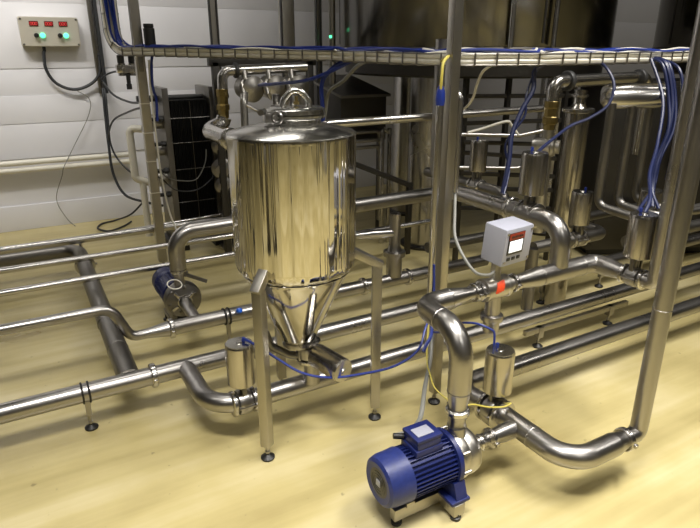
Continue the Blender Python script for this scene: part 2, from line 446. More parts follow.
# ------------------------------------------------------------------ tank on three legs
TX, TY = .970, 2.165
LX, LY = TX + .022, TY + .005
tank = thing('process_tank', 'mirror-polished steel tank with a cone bottom on three square legs', 'tank', (TX, TY, 0))
Zv = V((0, 0, 1))
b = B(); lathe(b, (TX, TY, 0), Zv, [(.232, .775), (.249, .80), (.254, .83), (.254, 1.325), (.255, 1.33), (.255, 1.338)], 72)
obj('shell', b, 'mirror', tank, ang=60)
b = B(); lathe(b, (TX, TY, 0), Zv, [(.056, .43), (.075, .445), (.217, .755), (.232, .776)], 72); 
torus(b, (TX, TY, .776), Zv, .231, .003, 64, 6)
obj('cone_bottom', b, 'cone', tank)
b = B(); lathe(b, (TX, TY, 0), Zv, [(.2545, 1.334), (.2545, 1.342), (.248, 1.348), (.13, 1.378), (.12, 1.38)], 72); obj('top_plate', b, 'lid', tank)
b = B(); lathe(b, (LX, LY, 0), Zv, [(.098, 1.37), (.098, 1.395), (.112, 1.397), (.115, 1.402), (.115, 1.412), (.109, 1.414), (.115, 1.416), (.115, 1.432), (.107, 1.437), (.0, 1.443)], 48)
lid = obj('manway_lid', b, 'lid', tank)
b = B(); tube(b, [(LX-.045, LY+.02, 1.432), (LX-.044, LY+.02, 1.462), (LX-.012, LY+.005, 1.502), (LX+.022, LY-.01, 1.498), (LX+.050, LY-.02, 1.462), (LX+.052, LY-.02, 1.432)], .0125, R=.045, seg=14)
obj('lid_handle', b, 'lid', lid)
b = B(); box(b, (LX-.118, LY-.03, 1.408), (.055, .04, .04), .006); rod(b, (LX-.17, LY-.06, 1.43), (LX-.14, LY-.02, 1.43), .012, seg=12); rod(b, (LX-.165, LY-.05, 1.43), (LX-.205, LY-.02, 1.455), .006, seg=8)
torus(b, (LX-.115, LY-.085, 1.41), (1, .8, 0), .02, .006, 14, 6)
obj('lid_latch', b, 'pipe', lid)
b = B(); lathe(b, (LX+.005, LY+.0, 1.447), Zv, [(.012, 0), (.012, .012), (.007, .014), (.007, .032), (0, .033)], 12); obj('vent_plug', b, 'brass', lid)
for x, y in ((TX+.07, TY+.13), (TX+.02, TY+.19)):
    b = B(); lathe(b, (x, y, 1.355), Zv, [(.016, 0), (.016, .06), (.024, .062), (.024, .078), (.016, .08), (.016, .12), (0, .122)], 16); obj('top_nozzle', b, 'pipe', tank)
b = B(); lathe(b, (TX, TY, 0), Zv, [(.05, .405), (.05, .41), (.07, .414), (.072, .424), (.07, .434), (.056, .44)], 32); obj('outlet_ferrule', b, 'pipe', tank)
# level nozzle on the right of the shell
b = B(); tube(b, [(TX+.17, TY-.19, .87), (TX+.18, TY-.205, .80), (TX+.14, TY-.17, .78)], .016, R=.03, seg=12); 
# legs
for x, y in ((.733, 1.996), (1.287, 2.02), (1.01, 2.48)):
    rad = V((TX - x, TY - y, 0)); dist = rad.length; rad.normalize()
    b = B(); bar(b, (x, y, .065), (x, y, .775), .042, .042, .003, up=tuple(rad))
    lg = obj('leg', b, 'post', tank)
    foot_parts(lg, x, y, .07, .03)
    p0 = V((x, y, .772)) - rad*.021; p1 = V((x, y, .775)) + rad*(dist - .235) + V((0, 0, .07))
    b = B(); bar(b, p0, p1, .042, .036, .003); obj('leg_arm', b, 'post', lg)
# drain tee under the valve, standing on the floor pipe
t = thing('tank_drain_tee', 'short drain stub joining the tank valve down to the floor pipe', 'pipe', (1.02, 2.14, .22))
b = B(); lathe(b, (1.02, 2.14, .215), Zv, [(.036, 0), (.036, .10)], 24); obj('stub', b, 'pipe', t)
b = B(); tube(b, [(1.0, 2.15, .345), (.93, 2.19, .355), (.86, 2.22, .40), (.84, 2.23, .47)], .018, R=.05, seg=12); obj('side_branch', b, 'piped', t)

# ------------------------------------------------------------------ floor pipes
def pipe_run(name, label, pts, r, R=.09, mat='pipe', clamps=(), seg=22, group=None, welds=(), cat='pipe'):
    t = thing(name, label, cat, pts[0], group)
    b = B(); tube(b, pts, r, R=R, seg=seg)
    for c, d in welds: torus(b, c, d, r*.995, .002, seg, 5)
    obj('tube', b, mat, t)
    for c, d in clamps: clampring(t, c, d, r)
    return t
PZ = .19
pipe_run('main_floor_pipe', 'long thick floor pipe running under the tank from the lower left edge', [(-4.9, 2.6, PZ), (6.5, 2.6, PZ)], .044, clamps=[((.405, 2.6, PZ), X)], seg=26)
t = pipe_run('bypass_pipe', 'floor pipe that bends out of the thick pipe and runs on past the tank legs', [(.56, 2.6, PZ), (.56, 2.18, PZ), (6.8, 2.18, PZ)], .043, R=.15, clamps=[((3.77, 2.18, PZ), X)], seg=26)
t = pipe_run('front_floor_pipe', 'thick low pipe nearest the front at right, ending at the valve behind the pump', [(7.2, 1.81, PZ), (1.59, 1.81, PZ), (1.61, 1.62, PZ)], .045, R=.09, seg=26)
# pump suction pipe: tee - sweep - clamp - tall riser
t = thing('suction_pipe', 'fat sweeping floor pipe from the pump inlet tee toward the tall right riser', 'pipe', (1.62, AY, PZ))
b = B(); tube(b, [(1.62, 1.555, PZ), (1.62, 1.17, PZ), (1.86, 1.17, PZ)], .046, R=.17, seg=28, n=14)
lathe(b, (1.86, 1.17, PZ), X, [(.046, 0), (.036, .05), (.036, .06)], 28)
lathe(b, (1.47, AY, PZ), X, [(.030, 0), (.030, .02), (.036, .06), (.037, .15)], 24)
torus(b, (1.62, 1.36, PZ), (0, 1, 0), .0458, .002, 28, 6)
obj('swept_tube', b, 'pipe', t)
clampring(t, (1.462, AY, PZ), X, .032, .022); clampring(t, (1.925, 1.17, PZ), X, .036, .026)
t = pipe_run('tall_riser', 'tall steel riser pipe nearest the front at the right edge', [(1.94, 1.17, PZ), (2.01, 1.17, PZ), (2.01, 1.17, 4.3)], .034, R=.065, seg=26, welds=[((2.01, 1.17, .74), (0, 0, 1))])
t = thing('transfer_pipe', 'pipe with a tee and reducers leaving the flow meter to the right', 'pipe', (2.05, FY, FZ))
b = B()
lathe(b, (1.80, FY, FZ), X, [(.030, 0), (.030, .012), (.044, .13), (.044, .15)], 28)
tube(b, [(1.94, FY, FZ), (2.31, FY, FZ), (2.31, 1.635, FZ)], .044, R=.07, seg=28)
lathe(b, (2.31, 1.637, FZ), (0, -1, 0), [(.044, 0), (.034, .075), (.034, .08)], 28)
torus(b, (1.945, FY, FZ), X, .0437, .002, 28, 6); torus(b, (2.21, FY, FZ), X, .0437, .002, 28, 6)
obj('tee_pipe', b, 'pipe', t)
t = pipe_run('tall_return_pipe', 'second tall pipe behind the front riser, standing on the right valve', [(2.31, 1.455, FZ), (2.31, 1.40, FZ), (2.31, 1.40, 4.3)], .032, R=.055, seg=24, clamps=[])
t = pipe_run('curved_pipe', 'curved pipe sweeping forward and down into the tee behind the display head', [(2.06, 2.62, 1.7), (2.06, 2.62, .92), (2.06, FY, .92), (2.06, FY, FZ+.03)], .043, R=.14, seg=28)
clampring(t, (2.07, 2.04, .92), (0, 1, 0), .043)

# floor stands
def stand(label, x, y, z, r):
    t = thing('pipe_stand', label, 'pipe stand', (x, y, 0), 'adjustable pipe stands')
    b = B()
    for dx in (-.014, .014): torus(b, (x+dx, y, z), X, r+.003, .0045, 26, 8)
    obj('clip_band', b, 'black', t)
    b = B(); bar(b, (x, y-.0, .075), (x, y, z-r+.002), .024, .03, .003); obj('stem', b, 'pipe', t)
    foot_parts(t, x, y, .08, .03)
    return t
stand('pipe stand with black foot under the thick floor pipe at lower left', .105, 2.6, PZ, .044)
stand('pipe stand under the thick floor pipe behind the flow meter', 3.0, 2.6, PZ, .044)
stand('pipe stand under the thick floor pipe below the right reducer', 3.6, 2.6, PZ, .044)
t = thing('pipe_support_rail', 'low support rail with two black feet beneath the bypass pipe at right', 'support rail', (2.8, 2.16, 0))
b = B(); bar(b, (2.38, 2.15, .115), (3.28, 2.15, .115), .03, .03, .003); obj('rail', b, 'post', t)
for x in (2.5, 3.12):
    b = B(); bar(b, (x, 2.15, .065), (x, 2.15, .13), .04, .04, .003); lg = obj('bracket', b, 'pipe', t); foot_parts(t, x, 2.15, .07, .03)
# left-hand pipes
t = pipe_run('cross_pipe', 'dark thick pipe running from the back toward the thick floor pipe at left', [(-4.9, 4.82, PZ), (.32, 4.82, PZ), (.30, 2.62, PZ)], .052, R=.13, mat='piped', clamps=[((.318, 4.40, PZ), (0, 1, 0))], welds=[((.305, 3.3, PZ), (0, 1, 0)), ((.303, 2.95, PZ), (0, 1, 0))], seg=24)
pipe_run('slim_wallward_tube', 'slim tube nearest the wall among the parallel tubes at left', [(-4.9, 4.6, .31), (1.9, 4.72, .30)], .029, mat='pipeb')
pipe_run('slim_middle_tube', 'slim middle tube of the three parallel tubes at left', [(-4.9, 4.23, .30), (2.2, 4.23, .30)], .022, mat='pipeb')
pipe_run('slim_front_tube', 'bright slim tube passing just in front of the small pump', [(-4.9, 3.80, .30), (2.95, 3.80, .30)], .021, mat='pipeb')
pipe_run('thin_steel_tube', 'very thin tube bending down to the dark elbow near the wall', [(.34, 4.80, .20), (.34, 4.80, .28), (1.8, 4.95, .29)], .012, R=.05, mat='pipeb')
t = thing('offset_pipe', 'pipe with an S-bend and reducer crossing in front of the small pump', 'pipe', (.3, 3.07, PZ))
b = B(); tube(b, [(-4.9, 3.07, .375), (.31, 3.07, .375), (.39, 3.07, PZ), (.47, 3.07, PZ)], .027, R=.085, seg=22, n=10)
lathe(b, (.45, 3.07, PZ), X, [(.027, 0), (.027, .02), (.043, .14)], 24)
tube(b, [(.62, 3.07, PZ), (2.9, 3.07, PZ)], .043, seg=24)
obj('tube', b, 'pipe', t)
clampring(t, (.605, 3.07, PZ), X, .043); clampring(t, (1.85, 3.07, PZ), X, .043)
t = thing('pipe_stand', 'black-banded pipe stand holding the S-bend pipe beside the front tank leg', 'pipe stand', (.93, 3.07, 0), 'adjustable pipe stands')
b = B()
for dx in (-.02, .006): torus(b, (.93+dx, 3.07, PZ), X, .046, .006, 26, 8)
obj('clip_band', b, 'black', t)
b = B(); bar(b, (.93, 3.07, .07), (.93, 3.07, PZ-.042), .022, .03, .003); obj('stem', b, 'pipe', t); foot_parts(t, .93, 3.07, .08, .03)
b = B(); lathe(b, (.985, 3.03, PZ+.035), (.3, -.8, .5), [(.016, 0), (.018, .006), (.014, .02), (0, .024)], 16); tag(obj('blue_plug', b, 'bluet'), 'small blue plug on the S-bend pipe near the tank leg', 'plug')

# small pump with navy motor
px, py = .75, 3.42
t = thing('small_pump', 'small pump with round steel cover and dark blue motor at left', 'pump', (px, py, 0))
b = B(); lathe(b, (px+.01, 3.36, .21), (0, 1, 0), [(.03, -.05), (.034, -.045), (.038, -.01), (.07, .0), (.105, .012), (.112, .03), (.112, .07), (.1, .085), (.06, .1)], 36)
for k in range(6):
    a = 2*PI*k/6 + .3; lathe(b, (px+.082*math.cos(a), 3.35, .22+.082*math.sin(a)), (0, 1, 0), [(.010, 0), (.010, .03)], 8)
obj('pump_casing', b, 'piped', t); b = B()
for k in range(4):
    a = 2*PI*k/4 + .6; bar(b, (px+.04*math.cos(a), 3.35, .21+.04*math.sin(a)), (px+.08*math.cos(a), 3.36, .21+.08*math.sin(a)), .018, .018, .003)
lathe(b, (px+.01, 3.355, .21), (0, 1, 0), [(.03, -.01), (.045, -.005), (.045, .01)], 20)
obj('cover_clamp', b, 'pipeb', t)
b = B(); lathe(b, (px-.01, 3.46, .22), (0, 1, 0), [(.09, 0), (.092, .02), (.08, .03), (.08, .2), (.092, .21), (.088, .3), (.06, .31)], 32)
for k in range(24):
    a = 2*PI*k/24; box(b, (px-.01+.083*math.cos(a), 3.57, .22+.083*math.sin(a)), (.014, .17, .004), 0, Matrix.Rotation(-a, 3, 'Y'))
obj('motor_body', b, 'navy', t)
b = B(); box(b, (px, 3.5, .06), (.14, .26, .03), .004)
for s in (-1, 1): bar(b, (px+s*.05, 3.5, .07), (px+s*.05, 3.5, .15), .03, .2, .003)
obj('base_frame', b, 'piped', t)
for sx in (-.06, .06):
    for sy in (3.39, 3.61):
        b = B(); lathe(b, (px+sx, sy, 0), Zv, [(.022, 0), (.022, .01), (.01, .015), (.01, .05)], 14); obj('foot', b, 'black', t)
b = B(); tube(b, [(px, 3.32, .215), (px, 3.07, PZ+.01)], .034, seg=20); obj('inlet_pipe', b, 'pipe', t)
b = B(); lathe(b, (px, 3.40, .31), Zv, [(.036, 0), (.03, .03), (.03, .06), (.042, .062), (.042, .08)], 22); obj('outlet_nozzle', b, 'pipe', t)
t = pipe_run('small_pump_pipe', 'elbow pipe rising from the small pump and passing behind the tank', [(px, 3.40, .41), (px, 3.40, .635), (2.775, 3.45, .635), (2.775, 3.45, .01)], .049, R=.12, seg=24, mat='pipe')
clampring(t, (px, 3.40, .40), (0, 0, 1), .036)
b = B(); bar(b, (px+.04, 3.38, .37), (px+.14, 3.30, .335), .012, .022, .004); lathe(b, (px+.04, 3.385, .36), Zv, [(.014, 0), (.014, .03)], 12)
obj('valve_handle', b, 'piped', t)
b = B(); torus(b, (px-.045, 3.335, .34), (.1, -.4, 1), .042, .0035, 24, 6); tag(obj('cable_loop', b, 'white'), 'pale cable loop hanging at the small pump outlet', 'cable')

# riser with side tap behind the tank at right
t = thing('tap_riser', 'short vertical riser with clamp and side branch just right of the tank', 'pipe', (2.09, 3.07, PZ))
b = B(); lathe(b, (2.09, 3.07, PZ+.03), Zv, [(.052, 0), (.052, .14), (.074, .145), (.074, .175), (.05, .18), (.042, .20), (.037, .22), (.037, .43), (.0, .44)], 26)
obj('riser_tube', b, 'pipe', t)
b = B(); tube(b, [(2.09, 3.07, .52), (1.92, 3.09, .53), (1.80, 3.10, .535)], [.03, .03, .02], seg=18)
lathe(b, (1.80, 3.10, .535), (-1, .1, .02), [(.03, 0), (.036, .008), (.036, .022), (.025, .03), (.036, .04), (.036, .055), (.02, .06)], 18)
obj('side_branch', b, 'pipeb', t)
clampring(t, (2.2, 3.07, PZ), X, .043)

# ------------------------------------------------------------------ centre post and conduits
cx, cy = 1.614, 1.986
t = thing('support_post', 'tall square steel post in the middle, standing on a black foot behind the pump', 'post', (cx, cy, 0))
b = B(); bar(b, (cx, cy, .06), (cx, cy, 4.4), .044, .044, .004); obj('post_tube', b, 'post', t); foot_parts(t, cx, cy, .07, .03)
def conduit(label, x, y, z0, z1, bend=None, r=.016):
    t = thing('cable_conduit', label, 'conduit', (x, y, z0))
    b = B(); pts = [(x, y, z0), (x, y, z1)] + ([bend] if bend else [])
    tube(b, pts, r, R=.03 if bend else 0, seg=16); obj('tube', b, 'pipeb', t)
    return t
conduit('steel conduit on the left face of the centre post', cx-.066, cy-.012, .36, 1.44)
conduit('steel conduit with rounded top on the right face of the centre post', cx+.048, cy, 1.06, 1.47, (cx+.02, cy+.07, 1.49))
b = B(); lathe(b, (cx-.066, cy-.012, 1.435), Zv, [(.017, 0), (.02, .02), (.018, .055), (.01, .075), (0, .08)], 16); tag(obj('conduit_boot', b, 'bluec'), 'blue boot on top of the left conduit at the centre post', 'cable boot')

# ------------------------------------------------------------------ left post
lx, ly = .90, 4.6
t = thing('support_post', 'square steel post in front of the plate heat exchanger with cables tied to it', 'post', (lx, ly, 0))
b = B(); bar(b, (lx, ly, .06), (lx, ly, 4.4), .065, .065, .004); obj('post_tube', b, 'post', t); foot_parts(t, lx, ly, .07, .035)
for z in (.62, .86, 1.07, 1.28):
    b = B(); box(b, (lx, ly, z), (.072, .072, .006), .001); obj('cable_tie', b, 'ivory', t)
b = B(); bar(b, (lx, ly-.04, 1.6), (lx+.0, ly-.04, 1.5), .03, .01, .002); obj('tray_bracket', b, 'piped', t)

for x, y, lab, w in ((1.55, 4.9, 'thin dark-edged steel post behind the cable tray, left of the manifold', .05), (2.18, 4.9, 'wider steel column behind the cable tray near the vat', .10), (2.47, 4.9, 'slim steel column directly beside the big vat', .035)):
    t = thing('support_post', lab, 'post', (x, y, 0))
    b = B(); bar(b, (x, y, .0), (x, y, 4.4), w, w, .004)
    obj('post_tube', b, 'post', t)
    b = B()
    for s in (-1, 1): bar(b, (x+s*(w/2+.004), y-.02, .0), (x+s*(w/2+.004), y-.02, 4.4), .012, .03, .002)
    obj('edge_strip', b, 'gasket', t)
    b = B(); box(b, (x, y, .006), (.16, .16, .012), .002); obj('base_plate', b, 'post', t)
b = B(); lathe(b, (2.50, 4.72, 1.75), (0, -1, 0), [(.012, 0), (.012, .01), (0, .016)], 12); tag(obj('indicator_lamp', b, 'lamp'), 'small green indicator lamp on a column left of the big vat', 'lamp')
b = B(); tube(b, [(2.53, 4.74, 0.0), (2.53, 4.74, 4.4)], .028, seg=16); tag(obj('conduit_tube', b, 'post'), 'round steel conduit carrying the green lamp left of the big vat', 'conduit')

# ------------------------------------------------------------------ cable tray
path = fillet([(.765, 4.86, 4.3), (.775, 4.84, 1.63), (.95, 4.50, 1.63), (1.74, 3.15, 1.61), (1.84, 2.30, 1.60), (2.3, 2.19, 1.60), (3.75, 2.24, 1.605)], .16, 8)
dense = []
for a, c in zip(path, path[1:]):
    n = max(1, int((c-a).length/.05))
    for k in range(n): dense.append(a.lerp(c, k/n))
dense.append(path[-1])
def along(pts, side, up, jit=0., seed=0, s0=0, s1=None):
    rnd = random.Random(seed); out = []; off = [0, 0]
    pp = pts[s0:s1]
    ph = rnd.uniform(0, 6); f = rnd.uniform(.25, .5)
    for i, p in enumerate(pp):
        d = (pp[min(i+1, len(pp)-1)] - pp[max(i-1, 0)]).normalized()
        if abs(d.z) > .75: sd = V((1, .3, 0)).normalized(); u = V((.3, -1, 0)).normalized()
        else:
            sd = V((-d.y, d.x, 0)).normalized(); u = d.cross(sd); u = u if u.z > 0 else -u
        out.append(p + sd*(side + jit*math.sin(ph + i*f)) + u*(up + jit*.6*math.sin(ph*2 + i*f*1.37)))
    return out
tray = thing('cable_tray', 'wire cable tray running overhead past the posts full of cream and blue cables', 'cable tray', (.95, 4.5, 1.6))
b = B()
for sd, up in ((-.05, 0), (.05, 0), (-.05, .05), (.05, .05), (0, 0)): tube(b, along(dense, sd, up-.02), .003, seg=6)
acc = 0
for i in range(1, len(dense)-1):
    acc += (dense[i]-dense[i-1]).length
    if acc > .1:
        acc = 0; q = [along(dense, s, u)[i] for s, u in ((-.052, .034), (-.052, -.024), (.052, -.024), (.052, .034))]
        tube(b, q, .0045, R=.01, seg=6, n=3)
obj('wire_mesh', b, 'piped', tray)
k = 0
for sd, up in ((-.036, -.006), (-.012, -.006), (.012, -.006), (.036, -.006), (-.036, .02), (.036, .02)):
    b = B(); tube(b, along(dense, sd, up, .002, 11+k), .0135, seg=8)
    tag(obj('cream_cable', b, 'white'), 'cream cable lying along the bottom of the overhead cable tray', 'cable', 'cream cables in the cable tray'); k += 1
for sd, up in ((-.012, .022), (.012, .022), (-.03, .042), (0, .04), (.03, .043)):
    b = B(); tube(b, along(dense, sd, up, .010, 31+k), .0075, seg=7)
    tag(obj('blue_cable', b, 'bluec'), 'blue cable lying on top of the cream cables in the overhead tray', 'cable', 'blue cables in the cable tray'); k += 1
nd = len(dense)
for sd, up, s0 in ((-.03, .03, int(nd*.45)), (.03, .034, int(nd*.6)), (.0, .044, int(nd*.7)), (-.012, .03, int(nd*.8))):
    b = B(); tube(b, along(dense, sd, up, .013, 71+k, s0), .007, seg=7)
    tag(obj('white_cable', b, 'white'), 'thin white cable woven over the blue cables in the overhead tray', 'cable', 'white cables in the cable tray'); k += 1
b = B(); lathe(b, (.965, 4.5, 1.655), Zv, [(.038, 0), (.038, .13), (.03, .135), (.034, .14), (.034, .16), (0, .162)], 18); tag(obj('junction_plug', b, 'black'), 'black round plug standing on the tray beside the left post', 'plug')

# ------------------------------------------------------------------ free hoses and cables
def cable(name, label, pts, r, mat, R=.1, group=None, cat='cable', smooth=True):
    b = B()
    if smooth:
        P = [V(p) for p in pts]; out = []
        for i in range(len(P)-1):
            p0, p1, p2, p3 = P[max(i-1, 0)], P[i], P[i+1], P[min(i+2, len(P)-1)]
            for k in range(8):
                s = k/8; out.append(.5*((2*p1) + (p2-p0)*s + (2*p0-5*p1+4*p2-p3)*s*s + (3*p1-p0-3*p2+p3)*s**3))
        out.append(P[-1]); tube(b, out, r, seg=8)
    else: tube(b, pts, r, R=R, seg=8)
    return tag(obj(name, b, mat), label, cat, group)
cable('blue_hose', 'long blue air hose looping in front of the tank legs to the centre post', [(.72, 2.18, .475), (.722, 2.178, .492), (.762, 2.10, .478), (.821, 2.05, .43), (.903, 1.985, .372), (1.009, 1.935, .345), (1.129, 1.877, .357), (1.256, 1.818, .389), (1.36, 1.80, .445), (1.44, 1.86, .50), (1.54, 1.94, .56), (1.545, 1.955, .75)], .0055, 'bluec', group=None)
cable('blue_hose', 'short blue air hose from the pump-side actuator toward the centre post', [(1.62, 1.62, .48), (1.62, 1.625, .535), (1.606, 1.635, .555), (1.559, 1.68, .574), (1.531, 1.76, .544), (1.533, 1.85, .467), (1.545, 1.95, .42)], .005, 'bluec')
cable('blue_hose', 'bunched blue hose at the foot of the left conduit behind the fat elbow', [(1.55, 1.965, .56), (1.53, 1.93, .50), (1.49, 1.88, .45), (1.45, 1.86, .42), (1.42, 1.84, .40)], .008, 'bluec')
cable('motor_cable', 'grey flexible conduit dropping from the centre post to the blue motor', [(1.567, 1.975, .40), (1.556, 1.96, .36), (1.50, 1.89, .31), (1.40, 1.79, .26), (1.25, 1.62, .25), (1.12, 1.52, .295), (1.04, 1.493, .322)], .010, 'grey')
cable('yellow_cable', 'thin yellow cable hanging from the post and crossing to the pump-side valve', [(1.535, 1.96, .46), (1.48, 1.89, .33), (1.45, 1.82, .285), (1.40, 1.71, .285), (1.335, 1.50, .352), (1.375, 1.455, .368), (1.46, 1.46, .325), (1.56, 1.475, .285), (1.615, 1.49, .275), (1.62, 1.52, .255)], .0035, 'yellow')
cable('meter_cable', 'grey cable looping from the right post conduit to the flow meter head', [(1.662, 1.982, 1.08), (1.655, 1.97, 1.04), (1.60, 1.90, .985), (1.55, 1.83, .915), (1.535, 1.75, .85), (1.55, 1.69, .80), (1.60, 1.672, .785), (1.635, 1.675, .79)], .0065, 'grey')
cable('earth_cable', 'yellow green earth cable entering the left post conduit from the tray', [(1.72, 2.2, 1.60), (1.60, 2.0, 1.625), (1.545, 1.962, 1.60), (1.536, 1.957, 1.54), (1.545, 1.970, 1.49)], .006, 'yellow')

# ------------------------------------------------------------------ control panel and things on the wall
t = thing('control_panel', 'small stainless wall panel with three red displays and two green lit lamps', 'control panel', (.477, 6.34, 1.67))
b = B(); prism(b, [(.237, 6.345, 1.672), (.237, 6.245, 1.672), (.237, 6.215, 1.918), (.237, 6.345, 1.918)], (.48, 0, 0)); bmesh.ops.bevel(b, geom=b.edges[:], offset=.006, segments=2, affect='EDGES')
obj('enclosure', b, 'panel', t)
prot = Matrix.Rotation(math.atan2(.03, .246), 3, 'X')
def pp(x, z, o=0.): 
    f = (z-1.672)/.246; return V((x, 6.245-.03*f - o, z))
for x in (.355, .475, .59):
    b = B(); box(b, pp(x, 1.862, .002), (.072, .006, .042), .001, prot); w = obj('display', b, 'redwin', t)
    b = B()
    for k in range(3):
        for q in ((-.007, 0, .003, .02), (.007, 0, .003, .02), (0, .011, .012, .003), (0, -.011, .012, .003)):
            box(b, pp(x - .02 + k*.02, 1.862, .0055) + V((q[0], 0, q[1])), (q[2], .002, q[3]), 0, prot)
    obj('digits', b, 'redled', w)
for x in (.385, .575):
    b = B(); rod(b, pp(x-.022, 1.765, -.002), pp(x-.022, 1.765, .03), .02, seg=16, bev=.004); box(b, pp(x-.022, 1.765, .034), (.008, .012, .034), .002); obj('selector_knob', b, 'black', t)
    b = B(); lathe(b, pp(x+.028, 1.765, -.002), (0, -1, 0), [(.022, 0), (.022, .01), (.016, .022), (0, .026)], 20); obj('lamp', b, 'lamp', t)
for x in (.255, .70):
    for z in (1.69, 1.90):
        b = B(); rod(b, pp(x, z, -.002), pp(x, z, .004), .009, seg=10); obj('screw', b, 'piped', t)
b = B(); rod(b, (.41, 6.29, 1.675), (.41, 6.29, 1.635), .014, seg=12); obj('cable_gland', b, 'black', t)
cable('panel_cable', 'thick dark cable hanging in a loop from the wall control panel', [(.41, 6.29, 1.64), (.40, 6.29, 1.60), (.40, 6.29, 1.47), (.47, 6.30, 1.35), (.61, 6.30, 1.295), (.76, 6.30, 1.34), (.85, 6.29, 1.44), (.862, 6.30, 1.6)], .014, 'wire')
for dx, lab in ((-.03, 'dark cable conduit on the wall right of the control panel, left of a pair'), (.02, 'dark cable conduit on the wall right of the control panel, right of a pair')):
    b = B(); bar(b, (.87+dx, 6.31, 1.25), (.87+dx, 6.31, 4.4), .032, .05, .004); tag(obj('wall_conduit', b, 'piped' if dx < 0 else 'wire'), lab, 'conduit')
cable('wall_cable', 'black cable dropping down the wall toward the heat exchanger', [(.86, 6.29, 1.3), (.852, 6.26, 1.2), (.844, 6.25, 1.058), (.83, 6.2, .775), (.83, 6.15, .50), (.90, 6.05, .30), (1.06, 5.9, .24), (1.15, 5.6, .26)], .013, 'wire')
cable('wall_cable', 'black cable with a tight curl beside the wall drop cable', [(.875, 6.29, 1.3), (.87, 6.24, 1.2), (.858, 6.22, 1.0), (.85, 6.2, .78), (.90, 6.15, .62), (1.0, 6.0, .50), (1.1, 5.8, .48)], .009, 'wire')
cable('wall_cable', 'grey cable from the wall conduit up to the pressure regulator', [(.855, 6.28, 1.36), (.87, 6.2, 1.41), (.93, 6.0, 1.455), (.96, 5.6, 1.47), (.945, 5.2, 1.49)], .009, 'wire')
cable('wall_cable', 'long dark cable swagging from the wall conduit to the left post', [(.86, 6.28, 1.40), (.87, 6.2, 1.34), (.91, 6.0, 1.25), (.96, 5.5, 1.22), (.94, 4.9, 1.265), (.91, 4.64, 1.29)], .010, 'wire')
cable('wall_cable', 'arched dark cable rising from the wall bundle toward the left post', [(.83, 6.22, .78), (.84, 6.15, .9), (.88, 6.0, 1.03), (.93, 5.5, 1.14), (.92, 4.9, 1.22), (.90, 4.64, 1.22)], .009, 'wire')
cable('wall_cable', 'thin grey wire strung slack across the wall below the panel', [(.634, 6.30, 1.28), (.73, 6.31, 1.20), (.70, 6.31, 1.05), (.54, 6.30, .788), (.41, 6.22, .60), (.381, 6.24, .513), (.30, 6.30, .276), (.36, 6.28, .08), (.42, 6.2, .012)], .004, 'grey')
cable('floor_cable', 'black cable lying in a loop on the floor at the wall foot', [(1.05, 6.0, .22), (.93, 6.05, .10), (.80, 6.22, .014), (.66, 6.16, .012), (.60, 6.0, .012), (.68, 5.86, .012), (.82, 5.95, .012), (.93, 6.1, .012)], .009, 'wire')
for z, lab in ((.655, 'upper of two ivory tubes running along the wall at left'), (.587, 'lower of two ivory tubes running along the wall at left')):
    b = B(); rod(b, (-4.95, 6.285, z), (1.05, 6.285, z), .026, seg=16)
    tag(obj('ivory_tube', b, 'ivory'), lab, 'pipe')
t = thing('pressure_regulator', 'small air pressure regulator with black knob under the tray corner', 'regulator', (.90, 4.95, 1.48))
b = B(); box(b, (.87, 4.95, 1.51), (.16, .06, .06), .008); rod(b, (.83, 4.95, 1.46), (.83, 4.95, 1.55), .03, seg=14); rod(b, (.91, 4.95, 1.46), (.91, 4.95, 1.55), .03, seg=14); lathe(b, (.85, 4.92, 1.51), (0, -1, 0), [(.03, 0), (.03, .015), (0, .017)], 16); obj('body', b, 'pipeb', t)
b = B(); rod(b, (.87, 4.95, 1.48), (.87, 4.95, 1.37), .018, .013, seg=12); rod(b, (.87, 4.95, 1.40), (.87, 4.95, 1.36), .02, seg=12); obj('drain_bowl', b, 'wire', t)
for x in (.83, .91):
    b = B(); rod(b, (x, 4.95, 1.55), (x, 4.95, 1.61), .026, seg=14, bev=.004); obj('knob', b, 'black', t)
t = thing('plastic_pipe_loop', 'pale plastic bent pipes standing left of the black plate heat exchanger', 'pipe', (.95, 5.55, .3))
b = B(); tube(b, [(1.03, 5.5, .99), (.93, 5.55, 1.0), (.93, 5.55, .55), (1.05, 5.55, .50)], .033, R=.05, seg=16); obj('outer_pipe', b, 'ivory', t)
b = B(); tube(b, [(1.05, 5.45, .96), (1.05, 5.45, .42), (1.09, 5.45, .40)], .026, R=.04, seg=14); obj('inner_pipe', b, 'ivory', t)
b = B(); tube(b, [(.99, 5.55, .52), (.99, 5.55, 0)], .03, seg=14); obj('stand_leg', b, 'ivory', t)

# ------------------------------------------------------------------ plate heat exchanger
t = thing('plate_heat_exchanger', 'black plate heat exchanger standing behind the left post', 'heat exchanger', (1.32, 5.15, 0))
b = B()
for k in range(20): box(b, (1.185 + k*.0150, 5.16, .75), (.0115, .32 - (k % 2)*.012, 1.02), .002)
pl = obj('plate_pack', b, 'blackp', t)
b = B()
for z in (.42, .70, .92, 1.12): rod(b, (1.10, 4.985, z), (1.55, 4.985, z), .0035, seg=8)
rod(b, (1.33, 4.985, .25), (1.33, 4.985, 1.25), .003, seg=8)
obj('tie_bar', b, 'piped', t)
for x, nm in ((1.135, 'front_plate'), (1.515, 'rear_plate')):
    b = B(); box(b, (x, 5.16, .71), (.05, .40, 1.30), .004)
    e = obj(nm, b, 'piped', t)
    for z in (.5, .70, .92, 1.12):
        b = B(); s = -1 if x < 1.3 else 1
        rod(b, (x, 5.0, z), (x + s*.13, 5.0, z), .016, seg=10); lathe(b, (x+s*.03, 5.0, z), (s, 0, 0), [(.026, 0), (.026, .03)], 6)
        obj('bolt', b, 'black', e)
